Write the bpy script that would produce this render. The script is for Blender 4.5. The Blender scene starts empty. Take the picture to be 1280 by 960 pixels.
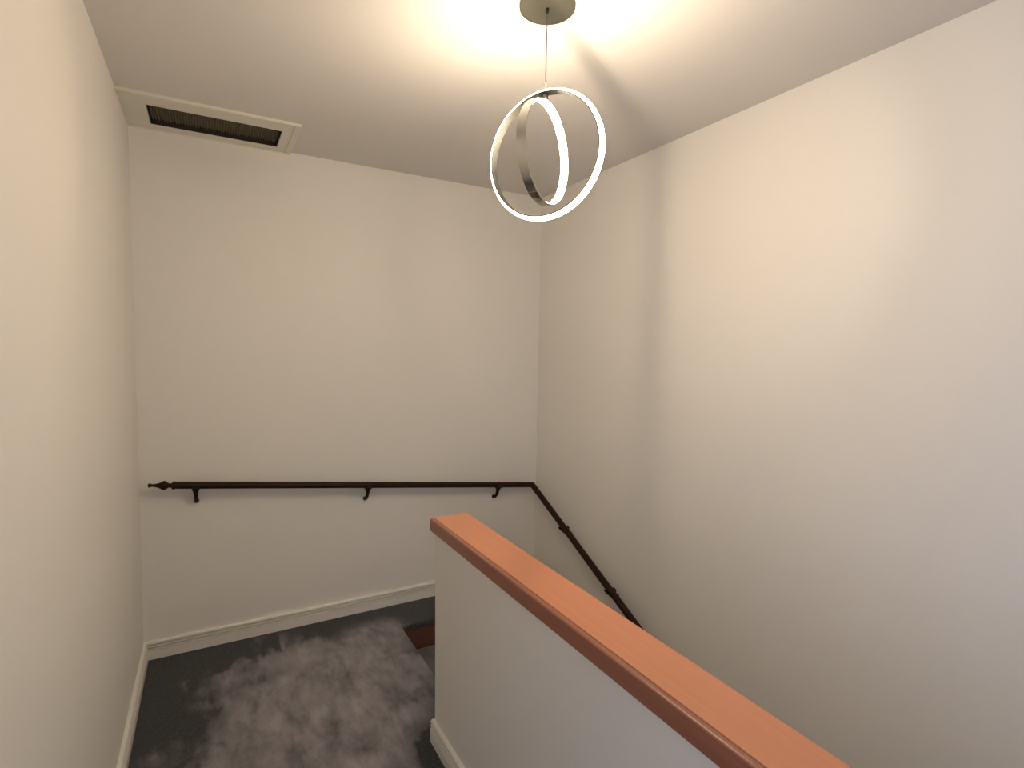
import bpy, bmesh, math
from mathutils import Vector, Matrix

sc = bpy.context.scene
C = sc.collection
PI = math.pi

# ------------------------------------------------------------------ camera
F_PX, YAW, PITCH, ROLL = 669.22, 0.515156, -0.067828, 0.017505
def cam_axes():
    cy, sy = math.cos(YAW), math.sin(YAW)
    f = Vector((sy*math.cos(PITCH), cy*math.cos(PITCH), math.sin(PITCH)))
    r0 = Vector((cy, -sy, 0)); u0 = r0.cross(f)
    r = math.cos(ROLL)*r0 + math.sin(ROLL)*u0
    u = -math.sin(ROLL)*r0 + math.cos(ROLL)*u0
    return r, u, f
r_, u_, f_ = cam_axes()
cd = bpy.data.cameras.new('camera'); cam = bpy.data.objects.new('camera', cd); C.objects.link(cam)
cd.sensor_fit = 'HORIZONTAL'; cd.sensor_width = 36; cd.lens = F_PX*36/1280
cd.clip_start = 0.02
cam.matrix_world = Matrix(((r_.x, u_.x, -f_.x, 0), (r_.y, u_.y, -f_.y, 0), (r_.z, u_.z, -f_.z, 0), (0, 0, 0, 1)))
sc.camera = cam

# ------------------------------------------------------------------ light and exposure
LAMP = 65.0            # radiance of the two diffusers
LAMP_COL = (1.0, 0.82, 0.585)
w = bpy.data.worlds.new('world'); sc.world = w; w.use_nodes = True
w.node_tree.nodes['Background'].inputs[0].default_value = (0.55, 0.68, 1.0, 1)   # cool sky outside the added fill window
w.node_tree.nodes['Background'].inputs[1].default_value = 3.3
sc.view_settings.view_transform = 'Standard'; sc.view_settings.look = 'None'
sc.view_settings.exposure = 1.03; sc.view_settings.gamma = 1.0
sc.view_settings.use_curve_mapping = False
sc.cycles.max_bounces = 14; sc.cycles.diffuse_bounces = 9; sc.cycles.glossy_bounces = 5
sc.cycles.sample_clamp_indirect = 6.0

def area_light(name, loc, rot, sx, sy, e, col):
    l = bpy.data.lights.new(name, 'AREA'); l.shape = 'RECTANGLE'; l.size = sx; l.size_y = sy; l.energy = e; l.color = col
    o = bpy.data.objects.new(name, l); o.location = loc; o.rotation_euler = rot; C.objects.link(o)
    return o
# power of the unseen fill light added on the hall ceiling behind the camera
FILL_E = 1.2

# ------------------------------------------------------------------ room numbers (camera = origin, floor at -1.5)
XL, XR, YB, YN = -0.293, 1.869, 2.960, -2.4
ZF, ZC = -1.5, 0.958
XE = 0.872              # open edge of the landing beside the stairs
YR = 2.685              # first riser
RISE, GOING, NST = 0.150, 0.285, 9
ZB = ZF - RISE*(NST+1)
TH = 0.10

# ------------------------------------------------------------------ materials
def new_mat(name):
    m = bpy.data.materials.new(name); m.use_nodes = True
    nt = m.node_tree; b = nt.nodes['Principled BSDF']
    return m, nt, b
def N(nt, t, **kw):
    n = nt.nodes.new(t)
    for k, v in kw.items(): setattr(n, k, v)
    return n
def simple(name, col, rough=0.5, metal=0.0, var=0.0, scale=8.0, bump=0.0, bscale=200.0, spec=None, coat=0.0):
    m, nt, b = new_mat(name)
    b.inputs['Roughness'].default_value = rough; b.inputs['Metallic'].default_value = metal
    if spec is not None: b.inputs['Specular IOR Level'].default_value = spec
    if coat: b.inputs['Coat Weight'].default_value = coat; b.inputs['Coat Roughness'].default_value = 0.15
    tc = N(nt, 'ShaderNodeTexCoord')
    ns = N(nt, 'ShaderNodeTexNoise'); ns.inputs['Scale'].default_value = scale; ns.inputs['Detail'].default_value = 4
    nt.links.new(tc.outputs['Object'], ns.inputs['Vector'])
    rp = N(nt, 'ShaderNodeValToRGB')
    rp.color_ramp.elements[0].position = 0.3; rp.color_ramp.elements[1].position = 0.7
    rp.color_ramp.elements[0].color = tuple(c*(1-var) for c in col) + (1,)
    rp.color_ramp.elements[1].color = tuple(min(1, c*(1+var)) for c in col) + (1,)
    nt.links.new(ns.outputs['Fac'], rp.inputs['Fac']); nt.links.new(rp.outputs['Color'], b.inputs['Base Color'])
    if bump:
        n2 = N(nt, 'ShaderNodeTexNoise'); n2.inputs['Scale'].default_value = bscale; n2.inputs['Detail'].default_value = 3
        nt.links.new(tc.outputs['Object'], n2.inputs['Vector'])
        bp = N(nt, 'ShaderNodeBump'); bp.inputs['Strength'].default_value = bump; bp.inputs['Distance'].default_value = 0.002
        nt.links.new(n2.outputs['Fac'], bp.inputs['Height']); nt.links.new(bp.outputs['Normal'], b.inputs['Normal'])
    return m

WALL = simple('wall_paint', (0.80, 0.776, 0.728), 0.55, var=0.012, scale=1.3, bump=0.10, bscale=160, spec=0.35)
CEIL = simple('ceiling_paint', (0.70, 0.675, 0.655), 0.8, var=0.012, scale=1.5, bump=0.08, bscale=140, spec=0.2)
TRIM = simple('trim_gloss_paint', (0.80, 0.78, 0.73), 0.35, var=0.02, scale=6, bump=0.04, bscale=60)
VENTP = simple('vent_white_enamel', (0.72, 0.70, 0.62), 0.4, var=0.02, scale=10)
FILTER = simple('filter_grey_mesh', (0.17, 0.145, 0.105), 0.9, var=0.25, scale=60)
DARK = simple('duct_dark', (0.02, 0.018, 0.015), 0.9)
METALD = simple('smoked_metal', (0.085, 0.083, 0.078), 0.3, 1.0, var=0.1, scale=60)
METAL = simple('brushed_metal', (0.50, 0.49, 0.46), 0.25, 1.0, var=0.05, scale=40)
CANOPYM = simple('canopy_satin_metal', (0.085, 0.082, 0.066), 0.5, 0.6, var=0.02, scale=20)
CORDM = simple('clear_cord', (0.11, 0.09, 0.07), 0.5)
BRASS = simple('bracket_bronze', (0.012, 0.009, 0.004), 0.45, 0.0, var=0.2, scale=40, spec=0.15)

def wood(name, c0, c1, rough, axis='Y', sc_=(30, 1.2, 30), coat=0.0, spec=0.5):
    m, nt, b = new_mat(name)
    tc = N(nt, 'ShaderNodeTexCoord'); mp = N(nt, 'ShaderNodeMapping')
    mp.inputs['Scale'].default_value = sc_
    nt.links.new(tc.outputs['Object'], mp.inputs['Vector'])
    ns = N(nt, 'ShaderNodeTexNoise'); ns.inputs['Scale'].default_value = 2.0; ns.inputs['Detail'].default_value = 6
    ns.inputs['Distortion'].default_value = 0.4
    nt.links.new(mp.outputs['Vector'], ns.inputs['Vector'])
    rp = N(nt, 'ShaderNodeValToRGB')
    rp.color_ramp.elements[0].position = 0.3; rp.color_ramp.elements[1].position = 0.72
    rp.color_ramp.elements[0].color = c0 + (1,); rp.color_ramp.elements[1].color = c1 + (1,)
    nt.links.new(ns.outputs['Fac'], rp.inputs['Fac']); nt.links.new(rp.outputs['Color'], b.inputs['Base Color'])
    b.inputs['Roughness'].default_value = rough; b.inputs['Specular IOR Level'].default_value = spec
    if coat: b.inputs['Coat Weight'].default_value = coat; b.inputs['Coat Roughness'].default_value = 0.2
    bp = N(nt, 'ShaderNodeBump'); bp.inputs['Strength'].default_value = 0.05; bp.inputs['Distance'].default_value = 0.001
    nt.links.new(ns.outputs['Fac'], bp.inputs['Height']); nt.links.new(bp.outputs['Normal'], b.inputs['Normal'])
    return m
CAPW = wood('cap_orange_stained_wood', (0.56, 0.225, 0.115), (0.60, 0.245, 0.13), 0.42, coat=0.15)
CAPSHADE = wood('cap_edge_shaded_wood', (0.27, 0.102, 0.060), (0.32, 0.120, 0.070), 0.36, coat=0.3)  # same stain as the board; shade of the side darkened into its colour
RAILW = wood('rail_dark_walnut', (0.014, 0.006, 0.0025), (0.030, 0.012, 0.005), 0.42, sc_=(4, 4, 40), spec=0.16)
RISERW = wood('riser_red_brown_wood', (0.105, 0.042, 0.028), (0.135, 0.055, 0.036), 0.5, sc_=(1.2, 30, 30))

def emis(name):
    m, nt, b = new_mat(name)
    b.inputs['Base Color'].default_value = (0.9, 0.88, 0.82, 1)
    b.inputs['Emission Color'].default_value = LAMP_COL + (1,)
    b.inputs['Emission Strength'].default_value = LAMP
    return m
GLOW = emis('diffuser_lit')

def carpet(name, landing=False, col_l=(0.34, 0.318, 0.338), col_d=(0.021, 0.0245, 0.0255)):
    m, nt, b = new_mat(name)
    L = nt.links.new
    def math_(op, a, b2=None, clamp=False):
        n = N(nt, 'ShaderNodeMath', operation=op); n.use_clamp = clamp
        for i, v in enumerate((a, b2)):
            if v is None: continue
            if isinstance(v, (int, float)): n.inputs[i].default_value = v
            else: L(v, n.inputs[i])
        return n.outputs[0]
    tc = N(nt, 'ShaderNodeTexCoord'); co = tc.outputs['Object']
    def noise(s, d=3, scale=(1, 1, 1), dist=0.0):
        mp = N(nt, 'ShaderNodeMapping'); mp.inputs['Scale'].default_value = scale; L(co, mp.inputs['Vector'])
        n = N(nt, 'ShaderNodeTexNoise'); n.inputs['Scale'].default_value = s; n.inputs['Detail'].default_value = d
        n.inputs['Distortion'].default_value = dist
        L(mp.outputs[0], n.inputs['Vector']); return n.outputs['Fac']
    big = noise(4.0, 2, (1, 1, 1), 0.2); mid = noise(13, 3, (1.8, 0.7, 1), 0.3); low = noise(7.0, 3, (1.5, 0.8, 1), 0.2); fine = noise(230, 2); tuft = noise(70, 3)
    sep = N(nt, 'ShaderNodeSeparateXYZ'); L(co, sep.inputs[0]); X, Y = sep.outputs[0], sep.outputs[1]
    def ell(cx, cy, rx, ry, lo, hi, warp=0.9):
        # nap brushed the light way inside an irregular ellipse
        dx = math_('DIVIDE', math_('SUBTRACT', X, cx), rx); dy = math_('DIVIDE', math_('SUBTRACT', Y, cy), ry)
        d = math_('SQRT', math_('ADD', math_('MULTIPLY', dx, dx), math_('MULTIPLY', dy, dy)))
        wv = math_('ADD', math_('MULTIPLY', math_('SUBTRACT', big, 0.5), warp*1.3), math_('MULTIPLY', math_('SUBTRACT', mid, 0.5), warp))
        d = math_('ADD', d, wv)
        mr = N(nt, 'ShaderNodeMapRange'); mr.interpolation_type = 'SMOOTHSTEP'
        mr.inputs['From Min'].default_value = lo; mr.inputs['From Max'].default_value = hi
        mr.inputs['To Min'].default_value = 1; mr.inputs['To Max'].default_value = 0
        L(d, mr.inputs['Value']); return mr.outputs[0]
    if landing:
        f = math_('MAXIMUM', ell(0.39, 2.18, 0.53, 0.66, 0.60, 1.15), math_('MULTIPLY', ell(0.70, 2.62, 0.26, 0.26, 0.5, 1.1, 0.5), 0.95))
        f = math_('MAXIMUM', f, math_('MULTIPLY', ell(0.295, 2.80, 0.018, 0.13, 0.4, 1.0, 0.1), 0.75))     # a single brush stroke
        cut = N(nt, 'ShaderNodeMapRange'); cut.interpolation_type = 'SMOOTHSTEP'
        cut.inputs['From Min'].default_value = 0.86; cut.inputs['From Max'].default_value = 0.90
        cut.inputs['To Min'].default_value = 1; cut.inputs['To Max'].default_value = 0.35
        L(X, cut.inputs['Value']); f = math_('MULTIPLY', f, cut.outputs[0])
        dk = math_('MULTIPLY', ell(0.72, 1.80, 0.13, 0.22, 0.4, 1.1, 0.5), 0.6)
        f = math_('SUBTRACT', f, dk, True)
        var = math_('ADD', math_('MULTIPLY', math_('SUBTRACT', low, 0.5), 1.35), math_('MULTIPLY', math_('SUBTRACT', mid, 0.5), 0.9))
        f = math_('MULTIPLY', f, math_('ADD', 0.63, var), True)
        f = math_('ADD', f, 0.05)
    else:
        f = math_('ADD', 0.12, math_('MULTIPLY', big, 0.45))
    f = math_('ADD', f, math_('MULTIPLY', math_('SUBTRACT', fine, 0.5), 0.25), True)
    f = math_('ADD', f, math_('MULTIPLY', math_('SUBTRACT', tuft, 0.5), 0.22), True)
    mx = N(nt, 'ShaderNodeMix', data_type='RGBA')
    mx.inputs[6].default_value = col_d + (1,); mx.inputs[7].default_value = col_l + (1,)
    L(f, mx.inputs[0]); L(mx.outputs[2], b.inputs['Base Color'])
    b.inputs['Roughness'].default_value = 0.95; b.inputs['Specular IOR Level'].default_value = 0.1
    b.inputs['Sheen Weight'].default_value = 0.25; b.inputs['Sheen Roughness'].default_value = 0.5
    bp = N(nt, 'ShaderNodeBump'); bp.inputs['Strength'].default_value = 0.5; bp.inputs['Distance'].default_value = 0.004
    L(fine, bp.inputs['Height']); L(bp.outputs['Normal'], b.inputs['Normal'])
    return m
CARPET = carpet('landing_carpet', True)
CARPET2 = carpet('stair_carpet', False)

# ------------------------------------------------------------------ mesh helpers
def bx(bm, x0, x1, y0, y1, z0, z1):
    v = [bm.verts.new((x, y, z)) for z in (z0, z1) for (x, y) in ((x0, y0), (x1, y0), (x1, y1), (x0, y1))]
    for f in ((3, 2, 1, 0), (4, 5, 6, 7), (0, 1, 5, 4), (1, 2, 6, 5), (2, 3, 7, 6), (3, 0, 4, 7)):
        bm.faces.new([v[i] for i in f])
    return v
def obj(name, bm, mat, parent=None, smooth=False, bevel=0.0, seg=2):
    bmesh.ops.recalc_face_normals(bm, faces=bm.faces)
    me = bpy.data.meshes.new(name); bm.to_mesh(me); bm.free()
    me.materials.append(mat)
    o = bpy.data.objects.new(name, me); C.objects.link(o)
    if smooth:
        for p_ in me.polygons: p_.use_smooth = True
        me.set_sharp_from_angle(angle=math.radians(40))
    if bevel:
        md = o.modifiers.new('bevel', 'BEVEL'); md.width = bevel; md.segments = seg; md.limit_method = 'ANGLE'
        md.harden_normals = False
    if parent: o.parent = parent
    return o
def struct(name, bm, mat, label=None, parent=None, **kw):
    o = obj(name, bm, mat, parent, **kw)
    if parent is None: o['kind'] = 'structure'
    if label: o['label'] = label
    return o
def thing(name, label, cat, loc=(0, 0, 0), group=None):
    o = bpy.data.objects.new(name, None); o.empty_display_size = 0.05; C.objects.link(o)
    o.location = loc; o['label'] = label; o['category'] = cat
    if group: o['group'] = group
    return o
def extrude_profile(bm, prof, a, b):
    """prof: closed list of Vectors-producing offsets fn(end) ; a,b lists of 3D points."""
    n = len(a)
    va = [bm.verts.new(p) for p in a]; vb = [bm.verts.new(p) for p in b]
    for i in range(n):
        j = (i+1) % n; bm.faces.new((va[i], va[j], vb[j], vb[i]))
    bm.faces.new(va[::-1]); bm.faces.new(vb)
def sweep(bm, pts, radii, seg=16, cap=True, up=Vector((0, 0, 1)), squash=1.0):
    """tube through pts with a radius per point, mitred rings."""
    pts = [Vector(p) for p in pts]; rings = []
    for i, p in enumerate(pts):
        d0 = (p - pts[i-1]).normalized() if i else (pts[1]-p).normalized()
        d1 = (pts[i+1]-p).normalized() if i < len(pts)-1 else d0
        t = (d0+d1).normalized(); k = 1/max(0.3, t.dot(d0))
        s = d0.cross(up)
        if s.length < 1e-4: s = d0.cross(Vector((1, 0, 0)))
        s.normalize(); u = s.cross(d0).normalized()
        ring = []
        for q in range(seg):
            a = 2*PI*q/seg; v = s*math.cos(a)*radii[i] + u*math.sin(a)*radii[i]*squash
            # slide along d0 onto the mitre plane
            v = v - d0*(v.dot(t)/d0.dot(t)) 
            ring.append(bm.verts.new(p+v))
        rings.append(ring)
    for a, b in zip(rings, rings[1:]):
        for q in range(seg):
            bm.faces.new((a[q], a[(q+1) % seg], b[(q+1) % seg], b[q]))
    if cap:
        bm.faces.new(rings[0][::-1]); bm.faces.new(rings[-1])
def lathe(bm, prof, seg=32, M=Matrix.Identity(4)):
    """prof (r,z) open profile, closed on the axis where r==0."""
    rings = []
    for r, z in prof:
        if r < 1e-6: rings.append([bm.verts.new(M @ Vector((0, 0, z)))])
        else: rings.append([bm.verts.new(M @ Vector((r*math.cos(2*PI*q/seg), r*math.sin(2*PI*q/seg), z))) for q in range(seg)])
    for a, b in zip(rings, rings[1:]):
        for q in range(seg):
            q2 = (q+1) % seg
            if len(a) == 1 and len(b) == 1: continue
            if len(a) == 1: bm.faces.new((a[0], b[q], b[q2]))
            elif len(b) == 1: bm.faces.new((a[q], a[q2], b[0]))
            else: bm.faces.new((a[q], a[q2], b[q2], b[q]))
def torus_profile(bm, prof, az, z0, seg=128, c=(0, 0)):
    """ring in a vertical plane of azimuth az; prof closed list of (radius, offset along ring axis)."""
    h = Vector((math.cos(az), math.sin(az), 0)); ax = Vector((-math.sin(az), math.cos(az), 0)); up = Vector((0, 0, 1))
    rings = []
    for q in range(seg):
        t = 2*PI*q/seg; d = h*math.cos(t)+up*math.sin(t)
        rings.append([bm.verts.new(Vector((c[0], c[1], z0)) + d*r + ax*o) for r, o in prof])
    n = len(prof)
    for i in range(seg):
        a, b = rings[i], rings[(i+1) % seg]
        for k in range(n):
            bm.faces.new((a[k], a[(k+1) % n], b[(k+1) % n], b[k]))

# ------------------------------------------------------------------ room shell
def box_struct(name, dims, mat, label):
    bm = bmesh.new(); bx(bm, *dims); return struct(name, bm, mat, label)
WY0, WY1, WZ0, WZ1 = -1.55, -0.55, -0.75, 0.50  # unseen window opening, added to let cool fill light onto the half wall
bm = bmesh.new()
bx(bm, XL-TH, XL, YN, WY0, ZF-0.2, ZC+0.02); bx(bm, XL-TH, XL, WY1, YB, ZF-0.2, ZC+0.02)
bx(bm, XL-TH, XL, WY0, WY1, ZF-0.2, WZ0); bx(bm, XL-TH, XL, WY0, WY1, WZ1, ZC+0.02)
struct('wall_left', bm, WALL, 'cream painted wall on the left of the landing')
box_struct('wall_back', (XL-TH, XR+TH, YB, YB+TH, ZB-0.1, ZC+0.02), WALL, 'cream painted wall facing the camera with the dark handrail')
box_struct('wall_right', (XR, XR+TH, YN, YB, ZB-0.1, ZC+0.02), WALL, 'cream painted wall on the right above the descending stairs')

box_struct('wall_near', (XL-TH, XR+TH, YN-TH, YN, ZB-0.1, ZC+0.02), WALL, 'cream painted wall behind the camera at the end of the hall')
bm = bmesh.new()
for d in ((WY0, WY0+.04, WZ0, WZ1), (WY1-.04, WY1, WZ0, WZ1), (WY0+.04, WY1-.04, WZ0, WZ0+.04), (WY0+.04, WY1-.04, WZ1-.04, WZ1), (-1.065, -1.035, WZ0+.04, WZ1-.04)):
    bx(bm, XL-.07, XL-.03, d[0], d[1], d[2], d[3])
struct('fill_window', bm, TRIM, 'white framed window added in the left wall behind the camera for cool fill light')

# ceiling with the opening of the return-air vent
VX0, VX1, VY0, VY1 = -0.206, 0.306, 2.676, 2.902
bm = bmesh.new()
bx(bm, XL-TH, XR+TH, YN-TH, VY0, ZC, ZC+0.1); bx(bm, XL-TH, XR+TH, VY1, YB+TH, ZC, ZC+0.1)
bx(bm, XL-TH, VX0, VY0, VY1, ZC, ZC+0.1); bx(bm, VX1, XR+TH, VY0, VY1, ZC, ZC+0.1)
bmesh.ops.remove_doubles(bm, verts=bm.verts, dist=1e-5)
struct('ceiling', bm, CEIL, 'pale painted flat ceiling over landing and stairwell')

# L-shaped landing floor with rolled carpet edge
bm = bmesh.new()
outline = [(XL-0.02, YN), (XE, YN), (XE, YR), (XR, YR), (XR, YB), (XL-0.02, YB)]
top = [bm.verts.new((x, y, ZF)) for x, y in outline]; bot = [bm.verts.new((x, y, ZF-0.028)) for x, y in outline]
bm.faces.new(top); bm.faces.new(bot[::-1])
for i in range(6):
    j = (i+1) % 6; bm.faces.new((top[i], bot[i], bot[j], top[j]))
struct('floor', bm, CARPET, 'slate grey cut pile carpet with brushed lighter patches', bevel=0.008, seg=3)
bm = bmesh.new()
bx(bm, XL-0.02, XE-0.02, YN, YR+0.02, ZF-0.2, ZF-0.028); bx(bm, XL-0.02, XR, YR+0.02, YB, ZF-0.2, ZF-0.028)
struct('trim_1', bm, RISERW, 'timber floor structure under the landing carpet')
bm = bmesh.new(); bx(bm, XE-0.14, XE-0.02, YN, YR+0.02, ZB, ZF-0.2)
struct('wall_stairwell', bm, WALL, 'cream wall below the landing edge along the stairs')
bm = bmesh.new(); bx(bm, XE-0.02, XR, YR+0.03, YR+0.13, ZB, ZF-0.2)
struct('wall_understair', bm, WALL, 'cream wall below the first riser')
box_struct('floor_lower', (XL, XR, YN, YB, ZB-0.1, ZB), CARPET2, 'slate grey carpet at the foot of the stairs')

# half wall beside the stairs, slightly out of true as in the place
YH = 1.828
def xl_face(y): return 0.0075*(YH-y)
bm = bmesh.new()
ya, yb = YN, YH
pts = []
for z, xo in ((ZF, 0.7235), (-0.672, 0.7175)):
    for y in (ya, yb):
        pts.append(bm.verts.new((xo+xl_face(y), y, z)))
for z in (ZF, -0.672):
    for y in (ya, yb):
        pts.append(bm.verts.new((0.842, y, z)))
a, b, c, d, e, f, g, h = pts
for q in ((a, b, d, c), (e, g, h, f), (a, c, g, e), (b, f, h, d), (c, d, h, g), (a, e, f, b)): bm.faces.new(q)
struct('wall_half', bm, WALL, 'low cream half wall between landing and stairs', bevel=0.003)

# baseboards: moulded profile (depth from the wall, height)
PROF = [(0, 0), (0.018, 0), (0.018, 0.040), (0.011, 0.0415), (0.011, 0.0445), (0.0175, 0.046), (0.0175, 0.052), (0.003, 0.0530),
        (0.003, 0.0585), (0.0165, 0.0595), (0.0165, 0.065), (0.002, 0.066), (0.002, 0.0715), (0.015, 0.0725), (0.015, 0.080), (0.012, 0.084), (0.003, 0.085), (0, 0.085)]
def baseboard(name, p0, p1, nrm, label, cut0=None, cut1=None):
    """p0,p1 on the wall foot; nrm into the room; cut = mitre slope along the run."""
    bm = bmesh.new(); p0 = Vector(p0); p1 = Vector(p1); nrm = Vector(nrm); t = (p1-p0).normalized()
    A = [p0 + nrm*d + Vector((0, 0, h)) + t*(d*(cut0 or 0)) for d, h in PROF]
    B = [p1 + nrm*d + Vector((0, 0, h)) - t*(d*(cut1 or 0)) for d, h in PROF]
    extrude_profile(bm, None, A, B)
    return struct(name, bm, TRIM, label)
baseboard('baseboard_back', (XL, YB, ZF), (XR, YB, ZF), (0, -1, 0), 'cream grooved baseboard along the back wall', 1, 0)
baseboard('baseboard_left', (XL, YN, ZF), (XL, YB, ZF), (1, 0, 0), 'cream grooved baseboard along the left wall', 0, 1)
baseboard('baseboard_half', (0.7235+xl_face(YN), YN, ZF), (0.7235, YH+0.004, ZF), (-1, 0, 0), 'cream grooved baseboard along the half wall')

# ------------------------------------------------------------------ wooden cap of the half wall
cap = thing('half_wall_cap', 'orange stained wooden cap running along the top of the low half wall', 'ledge', (0.775, YH, -0.672))
def capx(y): return 0.699 + 0.0115*(YH-y)
def prism_y(name, prof, mat, y0, y1, bevel=0.0, label=None, seg=2, cuts=40):
    bm = bmesh.new(); rows = []
    n = 2
    for k in range(n):
        y = y0 + (y1-y0)*k/(n-1)
        rows.append([Vector((px(y), y, z)) for px, z in prof])
    extrude_profile(bm, None, rows[0], rows[1])
    bmesh.ops.translate(bm, verts=bm.verts, vec=-cap.location)
    o = obj(name, bm, mat, cap, smooth=True, bevel=bevel, seg=seg)
    if label: o['label'] = label
    return o
XC1 = 0.850
K = lambda v: (lambda y: v)
O = lambda v: (lambda y: capx(y)+v)
ZT = -0.633
# board: sits 1.5 mm proud of a narrow rebate next to the edge moulding
prism_y('top_board', [(O(0.0160), ZT-0.040), (K(XC1), ZT-0.040), (K(XC1), ZT-0.004), (K(XC1-0.004), ZT), (O(0.0170), ZT), (O(0.0160), ZT-0.001)], CAPW, YN+0.001, YH+0.002)
prof = [(O(0.0140), ZT-0.045), (O(0.0), ZT-0.045)]
for k in range(7):
    a = PI/2*k/6; prof.append((O(0.005-0.005*math.cos(a)), ZT-0.0055+0.005*math.sin(a)))
prof += [(O(0.0134), ZT-0.0006), (O(0.0140), ZT-0.003)]
prism_y('edge_moulding', prof, CAPSHADE, YN+0.001, YH+0.002, label='rounded edge strip, side shade painted in, with a fine groove beside the board')
prism_y('groove_backing', [(O(0.0139), ZT-0.0395), (O(0.0162), ZT-0.0395), (O(0.0162), ZT-0.004), (O(0.0139), ZT-0.004)], RAILW, YN+0.001, YH+0.001, label='dark joint line between board and edge strip')

# ------------------------------------------------------------------ stairs
st = thing('staircase', 'carpeted stairs with red brown wooden risers going down beside the half wall', 'stairs', (1.37, YR, ZF))
SX0, SX1 = XE-0.018, XR-0.002
for k in range(NST+1):
    yk = YR - GOING*k; zt = ZF-RISE*k
    bm = bmesh.new()
    bx(bm, SX0, SX1, yk+0.012, yk+0.03, zt-RISE+0.0, zt-0.028)
    bmesh.ops.translate(bm, verts=bm.verts, vec=-st.location)
    obj('riser', bm, RISERW, st)
    if k < NST:
        z2 = zt-RISE
        bm = bmesh.new(); bx(bm, SX0, SX1, yk-GOING, yk+0.012, z2-0.028, z2)
        bmesh.ops.translate(bm, verts=bm.verts, vec=-st.location)
        obj('tread', bm, CARPET2, st, bevel=0.009, seg=3)

# ------------------------------------------------------------------ handrail
RB = YB-0.060; RX = XR-0.062
rail = thing('handrail', 'dark walnut handrail on brackets along back wall and down the stairs', 'handrail', (-0.16, RB, -0.666))
def rz(x): return -0.6655 - 0.1108*(x+0.161)     # falls slightly towards the corner
x0 = -0.150
corner = Vector((RX, RB, rz(RX)))
sl = -(1.339-0.880)/(2.880-1.913)
lowp = corner + Vector((0, -2.9, 2.9*sl))
RR = 0.0180
def rel(bm): bmesh.ops.translate(bm, verts=bm.verts, vec=-rail.location)
# split the two lengths at the mitre: two lengths of rail
dA = (corner-Vector((x0, RB, rz(x0)))).normalized(); dB = (lowp-corner).normalized()
def rail_length(name, p0, p1, mitre_at, other):
    """round rail with a flat underside, end cut on the mitre plane at p1/p0"""
    bm = bmesh.new(); seg = 24; d = (p1-p0).normalized(); s = d.cross(Vector((0, 0, 1))).normalized(); u = s.cross(d)
    n = (dA+dB).normalized()
    ra, rb = [], []
    for q in range(seg):
        a = 2*PI*q/seg; v = s*math.cos(a)*RR + u*max(-0.78*RR, math.sin(a)*RR)
        va = v; vb = v
        if mitre_at == 1: vb = v - d*(v.dot(n)/d.dot(n))
        if mitre_at == 0: va = v - d*(v.dot(n)/d.dot(n))
        ra.append(bm.verts.new(p0+va)); rb.append(bm.verts.new(p1+vb))
    for q in range(seg):
        bm.faces.new((ra[q], ra[(q+1) % seg], rb[(q+1) % seg], rb[q]))
    bm.faces.new(ra[::-1]); bm.faces.new(rb); rel(bm)
    return obj(name, bm, RAILW, rail, smooth=True)
rail_length('level_rail', Vector((x0, RB, rz(x0))), corner, 1, None)
rail_length('sloping_rail', corner, lowp, 0, None)
# turned finial on the left end
bm = bmesh.new()
M = Matrix.Translation((x0, RB, rz(x0))) @ dA.to_track_quat('Z', 'Y').to_matrix().to_4x4()
fp = [(0, 0.002), (0.0175, 0.002), (0.0190, -0.004), (0.0190, -0.009), (0.0110, -0.014), (0.0095, -0.019), (0.0120, -0.026), (0.0185, -0.034),
      (0.0220, -0.041), (0.0205, -0.048), (0.0150, -0.056), (0.0105, -0.066), (0.0075, -0.078), (0.0062, -0.088), (0.0075, -0.092),
      (0.0095, -0.096), (0.0095, -0.101), (0.0060, -0.1045), (0, -0.105)]
lathe(bm, fp, 28, M); rel(bm); obj('finial', bm, RAILW, rail, smooth=True)
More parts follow.
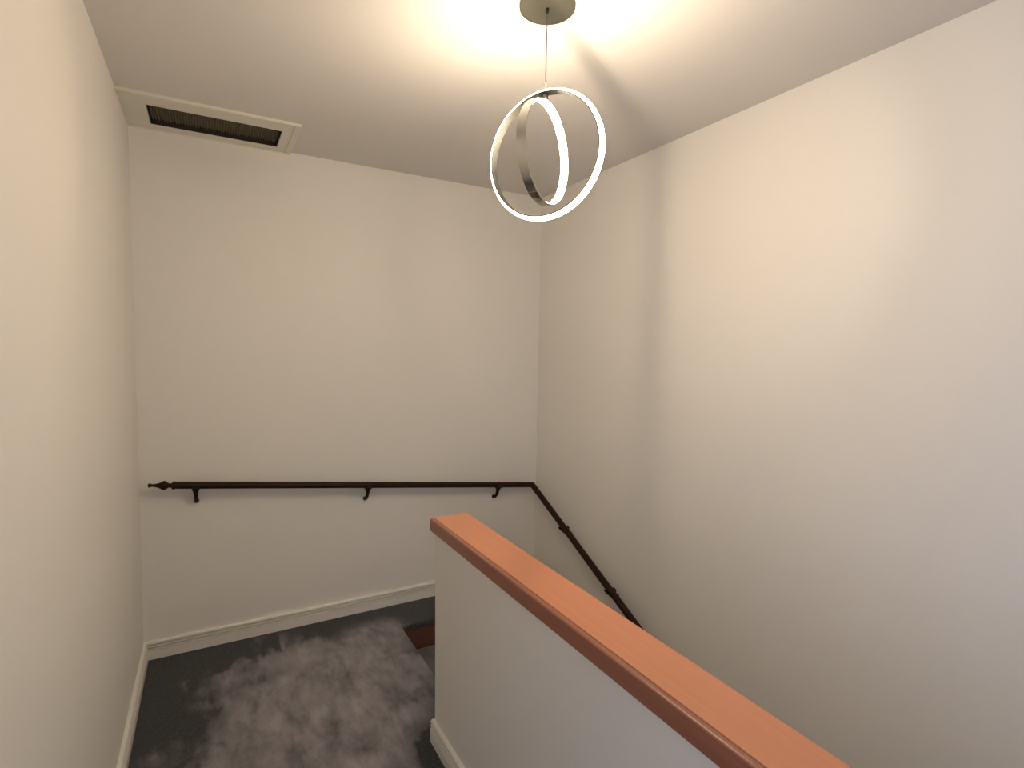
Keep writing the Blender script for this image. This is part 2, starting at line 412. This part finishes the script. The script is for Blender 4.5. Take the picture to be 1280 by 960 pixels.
# brackets
def bracket(P, d, wall_dir, drop=1.0):
    """P rail centre, d rail direction, wall_dir towards the wall"""
    d = d.normalized(); wdir = Vector(wall_dir); up = Vector((0, 0, 1)); s = wdir
    u = (d.cross(s)); u = u if u.z > 0 else -u
    bm = bmesh.new()
    base = P - u*(RR*0.80)
    # arm: bell-shaped top narrowing, bending to the wall
    pts = []; rad = []
    q0 = base
    path = [(0, 0.001, 0.0175), (0.001, -0.006, 0.0155), (0.003, -0.014, 0.0125), (0.007, -0.026, 0.0105), (0.013, -0.040, 0.0095), (0.023, -0.055, 0.0090), (0.036, -0.066, 0.0090), (0.048, -0.072, 0.0095), (0.0595, -0.073, 0.0095)]
    for a, b_, r in path: pts.append(q0 + s*a + up*(b_*drop)); rad.append(r)
    sweep(bm, pts, rad, 14, up=d)
    rel(bm); arm = obj('bracket', bm, BRASS, rail, smooth=True)
    # cradle under the rail, across it, with tips proud of both sides
    bm = bmesh.new(); rows = []
    for k in range(13):
        a = -PI*0.5 + (k-6)/6*PI*0.49
        ro = RR+0.0045 + (0.014 if k in (0, 12) else 0.005 if k in (1, 11) else 0)
        ri = RR*0.80 if 2 < k < 10 else RR+0.0002
        wdt = 0.011 if k in (0, 12) else 0.016
        vin = s*math.cos(a)*ri+u*math.sin(a)*ri; vo = s*math.cos(a)*ro+u*math.sin(a)*ro
        rows.append([bm.verts.new(P+v+d*t) for v, t in ((vin, -wdt), (vo, -wdt), (vo, wdt), (vin, wdt))])
    for a, b_ in zip(rows, rows[1:]):
        for k in range(4): bm.faces.new((a[k], a[(k+1) % 4], b_[(k+1) % 4], b_[k]))
    bm.faces.new(rows[0]); bm.faces.new(rows[-1][::-1])
    rel(bm); c = obj('cradle', bm, BRASS, arm, smooth=True)
    bm = bmesh.new()
    M = Matrix.Translation(q0 + s*0.0565 - up*0.073*drop) @ s.to_track_quat('Z', 'Y').to_matrix().to_4x4()
    lathe(bm, [(0, -0.003), (0.010, -0.003), (0.0125, 0.0), (0.0125, 0.0034), (0, 0.0034)], 20, M); rel(bm)
    obj('rosette', bm, BRASS, arm, smooth=True)
for x in (-0.065, 0.747, 1.557):
    bracket(Vector((x, RB, rz(x))), dA, (0, 1, 0))
for y in (2.540, 2.110, 1.45, 0.75):
    bracket(corner + Vector((0, y-RB, (RB-y)*sl)), dB, (1, 0, 0), 0.5)

# ------------------------------------------------------------------ ceiling vent
vent = thing('air_vent', 'white framed rectangular return air vent in the ceiling corner above back wall', 'vent', (0.04, 2.76, ZC))
def relv(bm): bmesh.ops.translate(bm, verts=bm.verts, vec=-vent.location)
ox0, ox1, oy0, oy1 = XL+0.0005, 0.372, 2.560, YB-0.0005
zo = ZC-0.013
bm = bmesh.new()
# rings of the frame: outer lip on ceiling, raised rim, sloped field, opening, return into the duct
def rect(x0, x1, y0, y1, z): return [bm.verts.new(p) for p in ((x0, y0, z), (x1, y0, z), (x1, y1, z), (x0, y1, z))]
rs = [rect(ox0, ox1, oy0, oy1, ZC-0.0002), rect(ox0, ox1, oy0, oy1, zo+0.003), rect(ox0+.0001, ox1-.004, oy0+.004, oy1-.0001, zo),
      rect(ox0+.0002, ox1-.024, oy0+.010, oy1-.0002, zo+.001), rect(ox0+.0003, ox1-.027, oy0+.013, oy1-.0003, zo+.006), rect(VX0-.004, VX1+.004, VY0-.004, VY1+.004, zo+.006), rect(VX0+.001, VX1-.001, VY0+.001, VY1-.001, zo+.0075),
      rect(VX0+.001, VX1-.001, VY0+.001, VY1-.001, ZC+0.03)]
for a, b in zip(rs, rs[1:]):
    for k in range(4): bm.faces.new((a[k], a[(k+1) % 4], b[(k+1) % 4], b[k]))
relv(bm); obj('frame', bm, VENTP, vent, smooth=False)
# shallow duct box and pleated filter
bm = bmesh.new()
x0v, x1v, y0v, y1v = VX0+.002, VX1-.002, VY0+.002, VY1-.002
for dms in ((x0v, x0v+.002, y0v, y1v, ZC-.004, ZC+.06), (x1v-.002, x1v, y0v, y1v, ZC-.004, ZC+.06), (x0v+.002, x1v-.002, y0v, y0v+.002, ZC-.004, ZC+.06), (x0v+.002, x1v-.002, y1v-.002, y1v, ZC-.004, ZC+.06), (x0v, x1v, y0v, y1v, ZC+.06, ZC+.063)):
    bx(bm, *dms)
relv(bm); obj('duct_box', bm, DARK, vent)
bm = bmesh.new()
npl = 46; zf0, zf1 = ZC+0.012, ZC+0.022
xa, xb = x0v+.003, x1v-.003; ya, yb = y0v+.003, y1v-.003
prev = None
for i in range(2*npl+1):
    x = xa+(xb-xa)*i/(2*npl); z = zf0 if i % 2 else zf1
    cur = (bm.verts.new((x, ya, z)), bm.verts.new((x, yb, z)))
    if prev: bm.faces.new((prev[0], cur[0], cur[1], prev[1]))
    prev = cur
relv(bm); o = obj('pleated_filter', bm, FILTER, vent); o['kind'] = 'stuff'

# ------------------------------------------------------------------ pendant lamp
LX, LY = 0.842, 1.323
lamp = thing('pendant_light', 'pendant lamp of two crossed glowing rings hanging from a round metal canopy', 'lamp', (LX, LY, ZC))
def rell(bm): bmesh.ops.translate(bm, verts=bm.verts, vec=-Vector((LX, LY, ZC)))
bm = bmesh.new()
lathe(bm, [(0, 0), (0.0785, 0), (0.0785, -0.009), (0.0775, -0.010), (0, -0.010)], 64, Matrix.Translation((LX, LY, ZC))); rell(bm)
obj('canopy', bm, CANOPYM, lamp, smooth=True)
bm = bmesh.new()
lathe(bm, [(0, 0), (0.005, 0), (0.005, -0.012), (0.0025, -0.016), (0, -0.016)], 16, Matrix.Translation((LX, LY, ZC-0.010))); rell(bm)
obj('cord_grip', bm, METALD, lamp, smooth=True)
ZR, RBIG, RSM = 0.5470, 0.1768, 0.1375
ZTOP = ZR+RBIG
bm = bmesh.new(); sweep(bm, [(LX, LY, ZC-0.03), (LX-0.001, LY, ZTOP+0.024)], [0.0015, 0.0015], 8, up=Vector((0, 1, 0))); rell(bm)
obj('cord', bm, CORDM, lamp, smooth=True)
bm = bmesh.new()
lathe(bm, [(0, 0.030), (0.003, 0.028), (0.006, 0.022), (0.006, 0.006), (0.007, 0.004), (0.007, -0.012), (0, -0.012)], 16, Matrix.Translation((LX, LY, ZTOP))); rell(bm)
obj('ring_coupler', bm, METAL, lamp, smooth=True)
HW = 0.0135
def arc(r0, r1, n=8):
    out = []
    for k in range(n+1):
        a = -PI/2 + PI*k/n; out.append((r0+(r1-r0)*math.cos(a), (HW-0.002)*math.sin(a)))
    return out
AZB, AZS = math.radians(-60.7), math.radians(31.1)
c = (LX, LY)
bm = bmesh.new(); torus_profile(bm, [(RBIG-.0065, -HW), (RBIG-.0035, -HW), (RBIG-.0035, HW), (RBIG-.0065, HW)], AZB, ZR, 160, c); rell(bm)
ob = obj('outer_ring', bm, METALD, lamp, smooth=True); ob['label'] = 'larger polished metal ring lit on its outer face'
bm = bmesh.new(); torus_profile(bm, arc(RBIG-.0033, RBIG+.0048), AZB, ZR, 160, c); rell(bm)
obj('diffuser', bm, GLOW, ob, smooth=True)
ZS = 0.5535
bm = bmesh.new(); torus_profile(bm, [(RSM+.0015, -HW), (RSM+.0045, -HW), (RSM+.0045, HW), (RSM+.0015, HW)], AZS, ZS, 160, c); rell(bm)
os_ = obj('inner_ring', bm, METAL, lamp, smooth=True); os_['label'] = 'smaller polished metal ring lit on its inner face'
bm = bmesh.new(); torus_profile(bm, arc(RSM+.0013, RSM-.0040), AZS, ZS, 160, c); rell(bm)
obj('diffuser', bm, GLOW, os_, smooth=True)
# link between the rings and joint clip low on the small ring
bm = bmesh.new()
z0, z1 = ZS+RSM+.004, ZR+RBIG-.006
for dx in (-0.006, 0.006):
    sweep(bm, [(LX+dx, LY, z0), (LX+dx, LY, z1)], [0.0022, 0.0022], 10, up=Vector((1, 0, 0)))
rell(bm); obj('ring_link', bm, METAL, lamp, smooth=True)
bm = bmesh.new()
ang = math.radians(-118); h = Vector((math.cos(AZS), math.sin(AZS), 0)); ax = Vector((-math.sin(AZS), math.cos(AZS), 0))
dr = h*math.cos(ang)+Vector((0, 0, 1))*math.sin(ang); tt = -h*math.sin(ang)+Vector((0, 0, 1))*math.cos(ang)
cc = Vector((LX, LY, ZS))+dr*(RSM+.0052)
vs = [bm.verts.new(cc+dr*a+ax*b_+tt*t) for a in (-.0005, .001) for b_, t in ((-HW-.001, -.002), (HW+.001, -.002), (HW+.001, .002), (-HW-.001, .002))]
for f in ((3, 2, 1, 0), (4, 5, 6, 7), (0, 1, 5, 4), (1, 2, 6, 5), (2, 3, 7, 6), (3, 0, 4, 7)): bm.faces.new([vs[i] for i in f])
rell(bm); obj('joint_clip', bm, METAL, os_)

# ------------------------------------------------------------------ fill light and housing added behind the camera
hl = thing('fill_fixture', 'round housing added on the hall ceiling to carry the fill light', 'lamp', (0.25, -1.3, ZC))
bm = bmesh.new(); lathe(bm, [(0, 0), (0.11, 0), (0.11, -0.012), (0.10, -0.02), (0, -0.02)], 40); obj('housing', bm, TRIM, hl, smooth=True)
area_light('hall_fill_light', (0.25, -1.3, ZC-0.03), (0, 0, 0), 0.18, 0.18, FILL_E, (1.0, 0.92, 0.85))
